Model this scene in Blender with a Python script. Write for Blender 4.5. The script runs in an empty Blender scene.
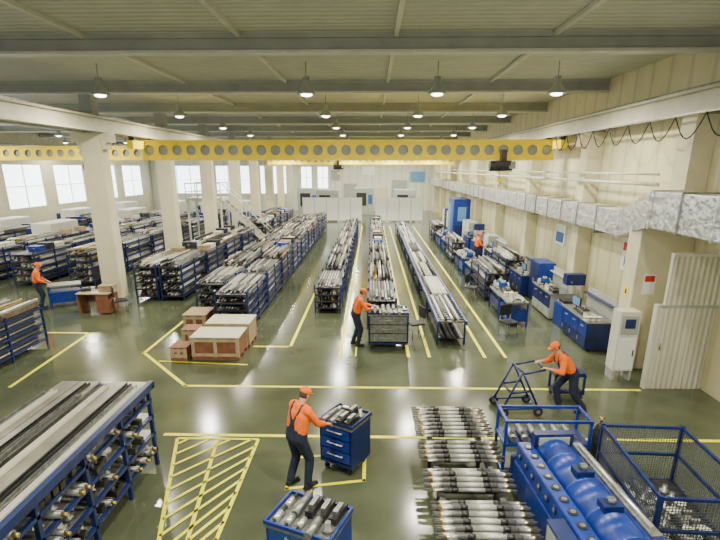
import bpy, bmesh, math, random
from mathutils import Vector, Matrix
random.seed(7)
COL=bpy.context.scene.collection
KIDS={}
# ---------------------------------------------------------------- materials
def mat(name,col,rough=.5,metal=0,var=.15,scale=6,bump=0,emit=0,stretch=None,bscale=None):
    m=bpy.data.materials.new(name); m.use_nodes=True
    nt=m.node_tree; N=nt.nodes; L=nt.links
    b=N['Principled BSDF']; b.inputs['Roughness'].default_value=rough; b.inputs['Metallic'].default_value=metal
    tc=N.new('ShaderNodeTexCoord'); mp=N.new('ShaderNodeMapping'); no=N.new('ShaderNodeTexNoise')
    L.new(tc.outputs['Object'],mp.inputs[0]); L.new(mp.outputs[0],no.inputs['Vector'])
    if stretch: mp.inputs['Scale'].default_value=stretch
    no.inputs['Scale'].default_value=scale; no.inputs['Detail'].default_value=4
    r=N.new('ShaderNodeValToRGB'); L.new(no.outputs['Fac'],r.inputs[0])
    r.color_ramp.elements[0].position=.3; r.color_ramp.elements[1].position=.7
    r.color_ramp.elements[0].color=[max(0,c*(1-var)) for c in col]+[1]
    r.color_ramp.elements[1].color=[min(1,c*(1+var)) for c in col]+[1]
    L.new(r.outputs[0],b.inputs['Base Color'])
    if bump:
        n2=N.new('ShaderNodeTexNoise'); n2.inputs['Scale'].default_value=bscale or scale*3
        L.new(tc.outputs['Object'],n2.inputs['Vector'])
        bp=N.new('ShaderNodeBump'); bp.inputs['Strength'].default_value=bump; bp.inputs['Distance'].default_value=.03
        L.new(n2.outputs['Fac'],bp.inputs['Height']); L.new(bp.outputs[0],b.inputs['Normal'])
    if emit:
        b.inputs['Emission Color'].default_value=list(col)+[1]; b.inputs['Emission Strength'].default_value=emit
    return m
def ribbed(name,col,scale,axis='Y',rough=.6,dark=.8):
    m=mat(name,col,rough,0,.06,2)
    nt=m.node_tree;N=nt.nodes;L=nt.links;b=N['Principled BSDF']
    w=N.new('ShaderNodeTexWave'); w.bands_direction=axis; w.inputs['Scale'].default_value=scale; w.inputs['Distortion'].default_value=0
    tc=[n for n in N if n.type=='TEX_COORD'][0]; L.new(tc.outputs['Object'],w.inputs['Vector'])
    bp=N.new('ShaderNodeBump'); bp.inputs['Strength'].default_value=.6; bp.inputs['Distance'].default_value=.05
    L.new(w.outputs['Fac'],bp.inputs['Height']); L.new(bp.outputs[0],b.inputs['Normal'])
    ramp=N.new('ShaderNodeValToRGB'); ramp.color_ramp.elements[0].position=.0; ramp.color_ramp.elements[1].position=.15
    ramp.color_ramp.elements[0].color=(dark,dark,dark,1); ramp.color_ramp.elements[1].color=(1,1,1,1)
    L.new(w.outputs['Fac'],ramp.inputs[0])
    mx=N.new('ShaderNodeMix'); mx.data_type='RGBA'; mx.blend_type='MULTIPLY'; mx.inputs[0].default_value=1
    old=b.inputs['Base Color'].links[0].from_socket
    L.new(old,mx.inputs[6]); L.new(ramp.outputs[0],mx.inputs[7]); L.new(mx.outputs[2],b.inputs['Base Color'])
    return m
BLUE=mat('blue_paint',(.008,.035,.26),.35,.1,.3)
BLUED=mat('dark_blue_paint',(.007,.020,.11),.4,.1,.3)
BLUEL=mat('light_blue_paint',(.02,.10,.38),.4,.1,.2)
BLUEP=mat('pale_blue_paint',(.12,.30,.55),.4,.1,.1)
STEEL=mat('bright_steel',(.68,.68,.65),.3,.75,.25,20,stretch=(1,.1,1))
STEELD=mat('dark_steel',(.05,.05,.05),.4,.6,.5,14)
STEELM=mat('grey_steel',(.28,.285,.275),.38,.7,.35,12)
RUST=mat('brown_steel',(.16,.11,.06),.5,.5,.4,12)
BRASS=mat('oiled_brass',(.5,.36,.10),.35,.8,.3,12)
CREAM=mat('cream_paint',(.62,.58,.40),.6,0,.08,2)
GREYP=mat('grey_paint',(.34,.36,.33),.5,0,.12,3)
LGREY=mat('light_grey_paint',(.60,.60,.52),.45,0,.08,3)
WHITE=mat('white_panel',(.80,.82,.80),.5,0,.05,3)
CRANEY=mat('crane_yellow',(.95,.72,.0),.4,0,.05,3)
LINEY=mat('line_yellow',(.93,.88,.0),.5,0,.10,9)
ORANGE=mat('orange_cloth',(.92,.16,.005),.85,0,.12,14,.3)
NAVY=mat('navy_cloth',(.012,.018,.045),.85,0,.3,14,.3)
SKIN=mat('skin',(.60,.33,.22),.55,0,.07,10)
BLACK=mat('black_rubber',(.014,.014,.016),.6,0,.2)
HAIR=mat('brown_hair',(.07,.04,.02),.8)
WOODL=mat('pale_wood',(.46,.36,.22),.6,0,.2,5,stretch=(1,6,1))
WOODD=mat('brown_wood',(.23,.09,.04),.6,0,.25,5,stretch=(1,6,1))
CARD=mat('cardboard',(.36,.26,.15),.8,0,.15,5)
PLY=mat('grey_board',(.60,.57,.44),.55,0,.08,3)
FOIL=mat('silver_foil',(.66,.67,.66),.3,.8,.2,3,1.0,bscale=6)
SHEET=mat('sheet_metal',(.30,.29,.24),.34,.5,.35,2)
REDM=mat('red_print',(.50,.03,.02),.5)
GREEN=mat('green_enamel',(.05,.20,.12),.4)
GLASSD=mat('daylight_glass',(.88,.94,1.0),.2,0,.03,1,emit=5.0)
BULB=mat('lit_bulb',(1,.97,.86),.3,0,.01,1,emit=12)
EYE=mat('eye',(.05,.03,.02),.2)
LIP=mat('lips',(.45,.15,.12),.5)
PART=[STEEL,STEELM,STEELD,BRASS]
# ---------------------------------------------------------------- mesh builder
class MB:
    def __init__(s): s.bm=bmesh.new(); s.m=[]
    def mi(s,m):
        if m not in s.m: s.m.append(m)
        return s.m.index(m)
    def box(s,c,d,m,R=None):
        i=s.mi(m); vs=[]
        for x in(-.5,.5):
            for y in(-.5,.5):
                for z in(-.5,.5):
                    v=Vector((x*d[0],y*d[1],z*d[2]))
                    if R: v=R@v
                    vs.append(s.bm.verts.new(v+Vector(c)))
        for f in((0,1,3,2),(4,6,7,5),(0,4,5,1),(2,3,7,6),(0,2,6,4),(1,5,7,3)):
            s.bm.faces.new([vs[k] for k in f]).material_index=i
        return s
    def b2(s,x0,x1,y0,y1,z0,z1,m): return s.box(((x0+x1)/2,(y0+y1)/2,(z0+z1)/2),(x1-x0,y1-y0,z1-z0),m)
    def lathe(s,p0,p1,prof,m,seg=12,smooth=True):
        """prof: list of (t along axis in metres, radius[,mat])"""
        p0=Vector(p0);ax=(Vector(p1)-p0).normalized()
        u=ax.orthogonal().normalized(); w=ax.cross(u)
        rings=[]
        for q in prof:
            c=p0+ax*q[0]; r=max(q[1],1e-4)
            rings.append([s.bm.verts.new(c+(u*math.cos(2*math.pi*k/seg)+w*math.sin(2*math.pi*k/seg))*r) for k in range(seg)])
        for a in range(len(rings)-1):
            i=s.mi(prof[a+1][2] if len(prof[a+1])>2 else m)
            for k in range(seg):
                f=s.bm.faces.new([rings[a][k],rings[a][(k+1)%seg],rings[a+1][(k+1)%seg],rings[a+1][k]]); f.material_index=i; f.smooth=smooth
        i=s.mi(m)
        s.bm.faces.new(rings[0][::-1]).material_index=i; s.bm.faces.new(rings[-1]).material_index=i
        return s
    def cyl(s,p0,p1,r,m,r1=None,seg=12):
        L=(Vector(p1)-Vector(p0)).length
        return s.lathe(p0,p1,[(0,r),(L,r if r1 is None else r1)],m,seg)
    def ell(s,c,r,m,R=None,seg=14,rg=9):
        if not hasattr(r,'__len__'): r=(r,r,r)
        M=Matrix.Translation(Vector(c))@(R.to_4x4() if R else Matrix.Identity(4))@Matrix.Diagonal((r[0],r[1],r[2],1))
        g=bmesh.ops.create_uvsphere(s.bm,u_segments=seg,v_segments=rg,radius=1,matrix=M)
        i=s.mi(m)
        for v in g['verts']:
            for f in v.link_faces: f.material_index=i; f.smooth=True
        return s
    def cap(s,a,b,ra,rb,m):
        a=Vector(a);b=Vector(b)
        s.ell(a,ra,m); s.ell(b,rb,m)
        if (b-a).length>1e-4: s.lathe(a,b,[(0,ra),((b-a).length,rb)],m,14)
        return s
    def obj(s,name,parent=None,loc=(0,0,0),rz=0,label=None,cat=None,group=None,kind=None,bevel=0):
        me=bpy.data.meshes.new(name); bmesh.ops.recalc_face_normals(s.bm,faces=s.bm.faces)
        s.bm.to_mesh(me); s.bm.free()
        for m in s.m: me.materials.append(m)
        o=bpy.data.objects.new(name,me); COL.objects.link(o)
        setup(o,parent,loc,rz,label,cat,group,kind)
        if bevel:
            md=o.modifiers.new('bevel','BEVEL'); md.width=bevel; md.segments=2; md.limit_method='ANGLE'
        return o
def setup(o,parent,loc,rz,label,cat,group,kind):
    o.location=loc; o.rotation_euler=(0,0,rz)
    if parent: o.parent=parent; KIDS.setdefault(parent.name,[]).append(o)
    if label: o['label']=label
    if cat: o['category']=cat
    if group: o['group']=group
    if kind: o['kind']=kind
def top(name,label,cat,loc=(0,0,0),rz=0,group=None):
    o=bpy.data.objects.new(name,None); o.empty_display_size=.2; COL.objects.link(o)
    setup(o,None,loc,rz,label,cat,group,None); return o
def clone(o,loc=None,rz=None,parent=None,label=None):
    c=o.copy(); COL.objects.link(c)
    if loc is not None: c.location=loc
    if rz is not None: c.rotation_euler=(0,0,rz)
    if label: c['label']=label
    if parent: c.parent=parent; KIDS.setdefault(parent.name,[]).append(c)
    for k in KIDS.get(o.name,[]): clone(k,parent=c)
    return c
POOLS=[]
class Pool:
    """first use places the original, later uses place copies"""
    def __init__(s,o): s.o=o; s.u=False; POOLS.append(s)
    def put(s,x,y,z=0,rz=0):
        if not s.u: s.u=True; s.o.location=(x,y,z); s.o.rotation_euler=(0,0,rz); return s.o
        return clone(s.o,(x,y,z),rz)
def struct(mb,name,**k): return mb.obj(name,kind='structure',**k)
# ---------------------------------------------------------------- room shell
FLOORM=mat('painted_concrete',(.082,.096,.056),.15,0,.3,.7,.03)
XL,XR,YB,YF,HC=-27,7.8,62,-3,7.8
struct(MB().b2(XL-.3,XR+.3,YF,YB+.3,-.15,0,FLOORM),'floor')
CEILM=ribbed('ceiling_deck',(.54,.56,.49),1.2,'Y',.7,.75)
struct(MB().b2(XL-.3,XR+.3,YF,YB+.3,HC,HC+.15,CEILM),'ceiling')
WALLM=ribbed('wall_cladding',(.68,.63,.40),.35,'Y',.6,.82)
WALLB=ribbed('wall_cladding_back',(.66,.66,.56),.35,'X',.6,.85)
struct(MB().b2(XR,XR+.25,YF,YB,0,HC,WALLM),'wall_right')
def wall_with(mb,m,axis,p,thick,a0,a1,z0,z1,wins):
    def seg(a,b,zl,zh):
        if b-a<1e-3 or zh-zl<1e-3: return
        if axis=='Y': mb.b2(p,p+thick,a,b,zl,zh,m)
        else: mb.b2(a,b,p,p+thick,zl,zh,m)
    cur=a0
    for (a,b,l,h) in wins:
        seg(cur,a,z0,z1); seg(a,b,z0,l); seg(a,b,h,z1); cur=b
    seg(cur,a1,z0,z1)
lw=[(y,y+4.4,2.0,5.3) for y in range(7,61,6)]
mb=MB(); wall_with(mb,CREAM,'Y',XL-.25,.25,YF,YB,0,HC,lw); struct(mb,'wall_left')
bw=[(-25.5,-20.5,2.0,5.3),(-19,-14.5,2.0,5.3),(-13.6,-10.4,2.0,5.3),(-8.6,-7.3,2.6,5.2),(-6.6,-5.3,2.6,5.2)]
mb=MB(); wall_with(mb,WALLB,'X',YB,.25,XL-.25,XR+.25,0,HC,bw); struct(mb,'wall_back')
wn=1
def window(axis,p,a,b,l,h):
    global wn
    r=MB()
    n=max(2,int((b-a)/1.5))
    def bx(a0,a1,z0,z1,m,d0,d1):
        if axis=='Y': r.b2(p+d0,p+d1,a0,a1,z0,z1,m)
        else: r.b2(a0,a1,p-d1,p-d0,z0,z1,m)
    bx(a,b,l,h,GLASSD,-.12,-.10)
    for i in range(n+1):
        c=a+(b-a)*i/n; bx(max(a,c-.04),min(b,c+.04),l,h,WHITE,-.09,-.02)
    for z in(l+.03,(l+h)/2,h-.03): bx(a,b,z-.03,z+.03,WHITE,-.09,-.015)
    struct(r,'window_%d'%wn); wn+=1
for w in lw: window('Y',XL,*w)
for w in bw: window('X',YB,*w)
tn=1
def trim(mb):
    global tn
    o=struct(mb,'trim_%d'%tn); tn+=1; return o
BEAMM=mat('beam_paint',(.36,.38,.33),.6,0,.1,2)
for y in range(6,61,6):
    mb=MB(); mb.b2(XL,XR,y-.12,y+.12,HC-.10,HC,BEAMM); mb.b2(XL,XR,y-.03,y+.03,HC-.34,HC-.10,BEAMM); mb.b2(XL,XR,y-.14,y+.14,HC-.40,HC-.34,LGREY); trim(mb)
for x in (-6.3,-2.9,.5,3.9):
    trim(MB().b2(x-.05,x+.05,YF,YB,HC-.09,HC-.005,LGREY))
# runway beams
RB=mat('runway_paint',(.56,.54,.42),.5,0,.12,2)
for x in(-9.33,-10.07,7.25,-26.6):
    mb=MB(); mb.b2(x-.15,x+.15,YF,YB,6.62,6.68,RB); mb.b2(x-.02,x+.02,YF,YB,6.24,6.62,RB); mb.b2(x-.15,x+.15,YF,YB,6.18,6.24,RB); mb.b2(x-.03,x+.03,YF,YB,6.68,6.75,STEELM)
    trim(mb)
for (a,b,l,h,m) in((-3.4,-1.9,0,3.2,GREYP),(-1.2,.4,4.2,5.2,WHITE),(2.4,4.2,0,3.6,GREYP),(-4.9,-3.9,3.6,4.8,GREYP),(4.6,6.4,3.4,4.6,BLUEP),(-.6,1.8,0,2.6,CREAM)):
    trim(MB().b2(a,b,YB-.08,YB-.01,l,h,m).b2(a-.06,a,YB-.12,YB-.01,l,h+.06,LGREY).b2(b,b+.06,YB-.12,YB-.01,l,h+.06,LGREY).b2(a,b,YB-.12,YB-.01,h,h+.06,LGREY))
# columns left
base=None
for y in range(18,61,6):
    if base is None:
        c=top('support_column','cream painted rectangular column with corbel carrying the crane beam','column',(-9.7,y,0),group='row of hall columns')
        MB().b2(-.35,.35,-.26,.26,0,6.18,CREAM).obj('shaft',c,bevel=.02)
        MB().b2(-.68,.68,-.2,.2,5.85,6.17,CREAM).b2(-.5,.5,-.2,.2,5.62,5.86,CREAM).obj('corbel',c)
        MB().b2(-.2,.2,-.22,.22,6.18,HC-.42,GREYP).obj('upper_post',c)
        MB().b2(-.39,.39,-.3,.3,0,.35,GREYP).obj('base_plinth',c)
        base=c
    else: clone(base,(-9.7,y,0))
pil=top('wall_pilaster','cream pilaster with bracket standing against the cladding wall','column',(7.5,18,0),group='row of wall pilasters')
MB().b2(-.22,.295,-.28,.28,0,6.17,CREAM).obj('shaft',pil,bevel=.02)
MB().b2(-.45,-.22,-.2,.2,5.7,6.17,CREAM).obj('bracket',pil)
for y in range(24,61,6): clone(pil,(7.5,y,0))
p1=top('wall_pilaster','broad cream pilaster beside the grey electrical cabinet','column',(7.1,12.35,0),group='row of wall pilasters')
MB().b2(-.62,.69,-.3,.3,0,3.62,CREAM).obj('shaft',p1,bevel=.02)
MB().b2(.2,.69,-.28,.28,3.62,6.17,CREAM).obj('upper_shaft',p1)
MB().b2(-.626,-.62,-.1,.1,1.9,2.12,CRANEY).b2(-.63,-.626,-.03,.03,1.95,2.07,BLACK).obj('warning_sign',p1,label='small yellow warning sign')
MB().b2(-.40,-.10,-.312,-.302,2.0,2.5,WHITE).b2(-.37,-.13,-.318,-.312,2.32,2.47,REDM).obj('notice_board',p1,label='white notice with red heading')
# gate partition near the pilaster
GATE=ribbed('gate_ribs',(.60,.58,.45),2.6,'X',.5,.86)
mb=MB(); mb.b2(6.62,7.8,10.85,10.95,2.05,3.15,GATE); mb.b2(6.62,7.8,10.83,10.97,3.15,3.22,LGREY); struct(mb,'wall_side')
mb=MB(); mb.b2(6.50,7.76,10.86,10.94,0,2.02,GATE); mb.b2(6.44,6.50,10.83,10.97,0,2.05,LGREY); mb.b2(6.50,7.8,10.83,10.97,2.0,2.05,GREYP); mb.cyl((6.64,10.8,1.0),(6.64,10.8,1.15),.015,STEELM)
for k in range(8): mb.b2(6.6+.15*k,6.62+.15*k,10.845,10.86,.05,1.98,LGREY)
struct(mb,'door_1')
# ---------------------------------------------------------------- floor markings
def strip(pts,w=.09,label='yellow painted line on the concrete floor'):
    mb=MB()
    for (a,b) in zip(pts[:-1],pts[1:]):
        a=Vector((a[0],a[1],0));b=Vector((b[0],b[1],0));d=(b-a);L=d.length;R=Matrix.Rotation(math.atan2(d.y,d.x),3,'Z')
        mb.box(((a+b)/2)+Vector((0,0,.003)),(L+w,w,.004),LINEY,R)
    return mb.obj('floor_marking',label=label,cat='floor marking',group='yellow floor lines')
strip([(-6.4,45),(-6.4,12.9),(-4.45,10.75),(6.3,10.75)])
strip([(-5.7,12.3),(-3.3,12.1)],.06)
strip([(-2.35,45),(-2.35,13.5),(-3.4,13.5)])
strip([(-.85,45),(-.85,12.8)]); strip([(-.42,16),(-.42,12.8)],.05)
strip([(1.05,45),(1.05,12.8)]); strip([(1.62,45),(1.62,12.8)]); strip([(3.15,45),(3.15,12.8)]); strip([(3.72,45),(3.72,12.8)])
strip([(-4.0,8.5),(7.4,8.5)])
strip([(-10.2,14.6),(-8.9,14.6),(-8.6,10.6)])
strip([(-6.75,19),(-6.75,45)],.06)
strip([(-1.35,6.85),(-.1,7.1),(-.1,7.95),(-1.35,7.75),(-1.35,6.85)],.06)
mb=MB()
y0,y1=5.35,8.35
def P(s,t): 
    xl=-3.72+(1-t)*.85; xr=-2.15
    return (xl+(xr-xl)*s,y0+(y1-y0)*t)
def seg(a,b,w=.06):
    a=Vector((a[0],a[1],0));b=Vector((b[0],b[1],0));d=b-a;R=Matrix.Rotation(math.atan2(d.y,d.x),3,'Z')
    mb.box((a+b)/2+Vector((0,0,.009)),(d.length,w,.004),LINEY,R)
for a,b in(((0,0),(0,1)),((1,0),(1,1)),((0,0),(1,0)),((0,1),(1,1)),((.5,0),(.5,1))): seg(P(*a),P(*b))
k=-.45
while k<1:
    t0,t1=max(k,0),min(k+.45,1)
    if t1-t0>.04: seg(P((t0-k)/.45,t0),P((t1-k)/.45,t1),.05)
    k+=.115
mb.obj('floor_marking',label='yellow hatched keep-clear zone painted on the floor',cat='floor marking')
# ---------------------------------------------------------------- overhead cranes
def girder(name,parent,xa,xb,y,z0,z1,cell):
    mb=MB(); bm=mb.bm; i=mb.mi(CRANEY); n=int((xb-xa)/cell); cw=(xb-xa)/n; h=z1-z0
    for yy in(-.10,.10):
      for c in range(n):
        cx=xa+cw*(c+.5); cz=(z0+z1)/2; R=h*.30; o=[];q=[]
        for k in range(12):
            a=2*math.pi*k/12+math.pi/12; ca,sa=math.cos(a),math.sin(a)
            s=min((cw/2)/max(abs(ca),1e-6),(h/2)/max(abs(sa),1e-6))
            o.append(bm.verts.new((cx+ca*s,y+yy,cz+sa*s))); q.append(bm.verts.new((cx+ca*R,y+yy,cz+sa*R)))
        for k in range(12):
            bm.faces.new([o[k],o[(k+1)%12],q[(k+1)%12],q[k]]).material_index=i
        for sx in(-1,1):
            for sz in(-1,1):
                pts=[v for v in o if (v.co.x-cx)*sx>0 and (v.co.z-cz)*sz>0]
                pts.sort(key=lambda v:math.atan2(abs(v.co.z-cz),abs(v.co.x-cx)))
                for a,b in zip(pts[:-1],pts[1:]):
                    if abs(abs(a.co.x-cx)-cw/2)<1e-4 and abs(abs(b.co.z-cz)-h/2)<1e-4:
                        bm.faces.new([a,bm.verts.new((cx+sx*cw/2,y+yy,cz+sz*h/2)),b]).material_index=i
    mb.b2(xa,xb,y-.15,y+.15,z1,z1+.06,CRANEY); mb.b2(xa,xb,y-.15,y+.15,z0-.06,z0,CRANEY); mb.b2(xa,xb,y-.012,y+.012,z0,z1,GREYP)
    return mb.obj(name,parent)
def crane(y,xa,xb,hx,label,z0=5.36):
    c=top('overhead_crane',label,'crane',(0,y,0))
    girder('bridge_girder',c,xa,xb,0,z0,6.03,.56)
    for x in(xa,xb):
        MB().b2(x-.12,x+.12,-1.1,1.1,5.72,6.03,CRANEY).b2(x-.10,x+.10,-.95,-.65,6.03,6.18,STEELD).b2(x-.10,x+.10,.65,.95,6.03,6.18,STEELD).obj('end_carriage',c)
    h=MB(); h.b2(hx-.3,hx+.3,-.42,.42,5.1,5.29,STEELD); h.cyl((hx-.45,0,5.08),(hx+.45,0,5.08),.2,STEELD,seg=16); h.b2(hx+.3,hx+.55,-.2,.2,4.98,5.26,STEELM)
    h.b2(hx-.1,hx+.1,-.5,-.2,5.26,5.7,STEELD)
    t=h.obj('hoist_trolley',c)
    hk=MB(); hk.cyl((hx,0,4.89),(hx,0,4.6),.012,STEELM); hk.b2(hx-.1,hx+.1,-.06,.06,4.45,4.62,CRANEY)
    for k in range(8):
        a=math.pi*(.5-k*.19);b=math.pi*(.5-(k+1)*.19)
        hk.cap((hx+.07*math.cos(a),0,4.37+.07*math.sin(a)),(hx+.07*math.cos(b),0,4.37+.07*math.sin(b)),.015,.015,STEELD)
    hk.obj('hook_block',t)
crane(21,-9.33,7.25,5.2,'yellow overhead crane bridge with round web openings')
crane(26.5,-26.6,-10.07,-14.5,'yellow overhead crane bridge spanning the side bay',5.45)
crane(46,-9.33,7.25,-3,'distant yellow overhead crane bridge')
mb=MB()
yy=9.0
while yy<19:
    pts=[Vector((6.95,yy+1.1*k/8,6.12-.5*math.sin(math.pi*k/8))) for k in range(9)]
    for a,b in zip(pts[:-1],pts[1:]): mb.cyl(a,b,.014,BLACK,seg=6)
    yy+=1.1
mb.b2(6.93,6.97,9,19.8,6.12,6.16,STEELM)
mb.obj('festoon_cable',label='black crane power cable hanging in loops under the runway beam',cat='cable')
# ---------------------------------------------------------------- duct
d=top('ventilation_duct','silver foil wrapped ventilation duct along the cladding wall','duct',(0,0,0))
def ductrun(name,x0,x1,z0,z1,ya,yb,step):
    mb=MB(); mb.b2(x0,x1,ya,yb,z0,z1,FOIL); y=ya
    while y<=yb+1e-3:
        mb.b2(x0-.03,x1+.03,y-.03,y+.03,z0-.03,z1+.03,STEELM if int(y*3)%2 else FOIL); y+=step
    return mb.obj(name,d,bevel=.02)
ductrun('duct_run',6.64,7.18,3.24,3.92,13.6,60,1.4)
ductrun('duct_run',6.35,7.2,3.68,4.5,5,11.7,1.1)
mb=MB()
A=[(6.35,11.7,3.68),(7.2,11.7,3.68),(7.2,11.7,4.5),(6.35,11.7,4.5)];B=[(6.64,13.6,3.24),(7.18,13.6,3.24),(7.18,13.6,3.92),(6.64,13.6,3.92)]
va=[mb.bm.verts.new(p) for p in A];vb=[mb.bm.verts.new(p) for p in B];mb.mi(FOIL)
for k in range(4): mb.bm.faces.new([va[k],va[(k+1)%4],vb[(k+1)%4],vb[k]])
mb.bm.faces.new(va[::-1]);mb.bm.faces.new(vb); mb.obj('duct_reducer',d)
for y in range(15,58,6): MB().b2(6.6,7.8,y-.03,y+.03,3.15,3.21,STEELM).obj('wall_bracket',d)
MB().b2(6.3,7.8,9,9.1,3.6,3.65,STEELM).obj('wall_bracket',d)
for z,r in((4.6,.05),(4.85,.03)): MB().cyl((7.18,13,z),(7.18,60,z),r,LGREY).obj('service_pipe',label='light grey service pipe running along the wall',cat='pipe')
# ---------------------------------------------------------------- lamps
lamp=top('pendant_lamp','grey bell shaped high bay lamp hanging from the roof','lamp',(5.1,21,0),group='high bay lamps')
MB().cyl((0,0,7.4),(0,0,HC),.015,GREYP,seg=6).obj('stem',lamp)
MB().lathe((0,0,6.98),(0,0,8),[(0,.27),(.1,.21),(.22,.12),(.28,.09),(.44,.09)],GREYP,16).obj('lamp_shade',lamp)
MB().ell((0,0,6.97),(.16,.16,.05),BULB).obj('bulb',lamp)
ld=bpy.data.lights.new('lamp_light','AREA'); ld.shape='DISK'; ld.size=.45; ld.energy=345; ld.color=(1,.94,.76); ld.spread=math.radians(175)
lo=bpy.data.objects.new('lamp_light',ld); COL.objects.link(lo); setup(lo,lamp,(0,0,6.88),0,None,None,None,None)
for j,y in enumerate((4.5,15,21,27,33,39,45,51,57)):  # row nearest the camera is out of view, added to brighten the foreground
    for x in(-7.7,-1.85,1.8,5.1):
        if (x,y)!=(5.1,21): clone(lamp,(x,y,0))
for y in(15,24,33,42,51):
    for x in(-14,-20,-25): clone(lamp,(x,y,0))
# ---------------------------------------------------------------- generic kits
def steelbar(L,r,m,m2):
    mb=MB(); mb.lathe((0,-L/2,0),(0,L/2,0),[(0,r*.55),(.12,r*.55),(.12,r,m2),(L*.4,r,m2),(L*.4,r*.85),(L-.15,r*.85),(L-.15,r*.5,m),(L,r*.5,m)],m,10); return mb
SHAFTS=[]
for k,(L,r,a,b) in enumerate([(2.7,.04,STEEL,STEELM),(2.9,.035,STEELM,STEELD),(2.5,.045,STEELD,STEELM),(2.8,.038,STEEL,STEELD)]):
    SHAFTS.append((Pool(steelbar(L,r,a,b).obj('steel_shaft',label='long machined steel shaft lying on a rack shelf',cat='shaft',group='shafts stored on the racks')),r))
def rack(W,L,H,n,fm,label):
    c=top('storage_rack',label,'rack',(0,0,0),group='storage racks')
    for sx in(-1,1):
        for sy in(-1,0,1): MB().box((sx*(W/2-.025),sy*(L/2-.1),H/2),(.05,.05,H),fm).obj('upright',c)
    zs=[]
    for k in range(n):
        z=.2+(H-.32)*k/(n-1); zs.append(z+.03)
        mb=MB(); mb.b2(-W/2+.05,W/2-.05,-L/2+.02,L/2-.02,z,z+.03,STEELD)
        for sx in(-1,1): mb.b2(min(sx*W/2,sx*(W/2-.045)),max(sx*W/2,sx*(W/2-.045)),-L/2+.13,-.03,z-.03,z+.02,fm); mb.b2(min(sx*W/2,sx*(W/2-.045)),max(sx*W/2,sx*(W/2-.045)),.03,L/2-.13,z-.03,z+.02,fm)
        for sy in(-1,0,1): mb.box((0,sy*(L/2-.1),z-.02),(W-.1,.04,.04),fm)
        mb.obj('shelf',c)
    return c,zs
def bundle(W,L,seed,maxh=.22):
    rnd=random.Random(seed); mb=MB(); x=-W/2
    while x<W/2-.04:
        r=rnd.choice((.016,.02,.024,.03)); 
        if x+2*r>W/2: break
        lay=rnd.choice((1,2,3,4,6)); l=L*rnd.uniform(.7,1.0); off=rnd.uniform(-.5,.5)*(L-l)
        mm=rnd.choice((STEEL,STEELM,STEELD,STEELM,STEEL,STEELD,STEELD,RUST,BRASS,STEELM,LGREY))
        for j in range(lay):
            m=mm if rnd.random()<.6 else rnd.choice((STEELM,STEELD,STEEL)); z=r+2*r*j
            if z+r>maxh: break
            o=off+rnd.uniform(-.03,.03)
            mb.cyl((x+r,max(-L/2,-l/2+o),z),(x+r,min(L/2,l/2+o),z),r,m,seg=7)
        x+=2*r+rnd.uniform(0,.008)
    return mb
BOXES=[]
def mkbox(w,dp,h,m,lab,nm,cat):
    c=top(nm,lab,cat,(0,0,0),group='boxes standing on the racks')
    MB().b2(-w/2,w/2,-dp/2,dp/2,0,h,m).obj('body',c,bevel=.006)
    MB().b2(-w/2-.01,w/2+.01,-dp/2-.01,dp/2+.01,h,h+.025,m).b2(-.05,.05,-dp/2-.012,-dp/2,h*.5,h*.7,STEELM).obj('lid',c)
    BOXES.append(Pool(c))
mkbox(.5,.4,.2,CARD,'brown cardboard carton on a storage rack','carton','box')
mkbox(.5,.5,.2,BLUE,'blue steel crate box on a storage rack','steel_crate','box')
mkbox(.6,.35,.25,STEELD,'dark grey steel crate on a storage rack','steel_crate','box')
mkbox(.4,.6,.16,LGREY,'pale grey flat box on a storage rack','flat_box','box')
RK={}
def row(X,Ys,W,L,H,n,fm,indiv=0,label='dark blue steel rack loaded with long machined shafts',boxes=.35):
    key=(W,L,H,n,fm.name)
    if key not in RK:
        c,zs=rack(W,L,H,n,fm,label); gap=zs[1]-zs[0]-.08
        bl=[Pool(bundle(W-.14,L-.04,s+int(W*100),min(.24,gap)).obj('shaft_bundle',label='mixed heap of long steel shafts and tubes lying on a rack shelf',cat='shafts',group='loaded shaft bundles',kind='stuff')) for s in range(4)]
        tp=[Pool(bundle(W-.14,L-.04,s+50+int(W*100),.28).obj('shaft_bundle',label='tall heap of long steel bars stacked on a rack top',cat='shafts',group='loaded shaft bundles',kind='stuff')) for s in range(3)]
        RK[key]=(Pool(c),zs,bl,tp)
    rp,zs,bl,tp=RK[key]
    for q,y in enumerate(Ys):
        rp.put(X,y,0)
        for j,z in enumerate(zs):
            if q<indiv and j==len(zs)-1 or q<indiv-1:
                x=-W/2+.11
                while x<W/2-.1:
                    o,r=SHAFTS[random.randrange(4)]
                    o.put(X+x,y+random.uniform(-.08,.08),z+r)
                    x+=.1
            elif j==len(zs)-1:
                if random.random()<boxes:
                    yy=-L/2+.4
                    while yy<L/2-.3:
                        if random.random()<.8: random.choice(BOXES).put(X+random.uniform(-.04,.04),y+yy,z,random.uniform(-.1,.1))
                        yy+=.72
                else: random.choice(tp).put(X,y,z,random.choice((0,math.pi)))
            else: random.choice(bl).put(X,y,z,random.choice((0,math.pi)))
row(-4.35,[16.2+3.1*k for k in range(9)],1.05,3.1,1.35,5,BLUED,2,boxes=.08)
row(-5.45,[17.6+3.1*k for k in range(8)],1.05,3.1,1.35,5,BLUED,1,boxes=.12)
row(-1.55,[18.4+3.02*k for k in range(8)],.95,3.0,1.05,4,BLUED,1,boxes=.15)
row(.35,[16.6+3.02*k for k in range(9)],.95,3.0,1.05,4,BLUED,1,boxes=.2)
gy=[20.0+3.12*k for k in range(9) if k!=4]
row(-7.75,gy,.9,3.1,1.45,5,BLUED,0,boxes=.25)
row(-8.75,gy,.9,3.1,1.45,5,BLUED,0,boxes=.25)
row(-10.1,[12.1],1.1,3.1,1.25,5,BLUED,0,boxes=0)
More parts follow.
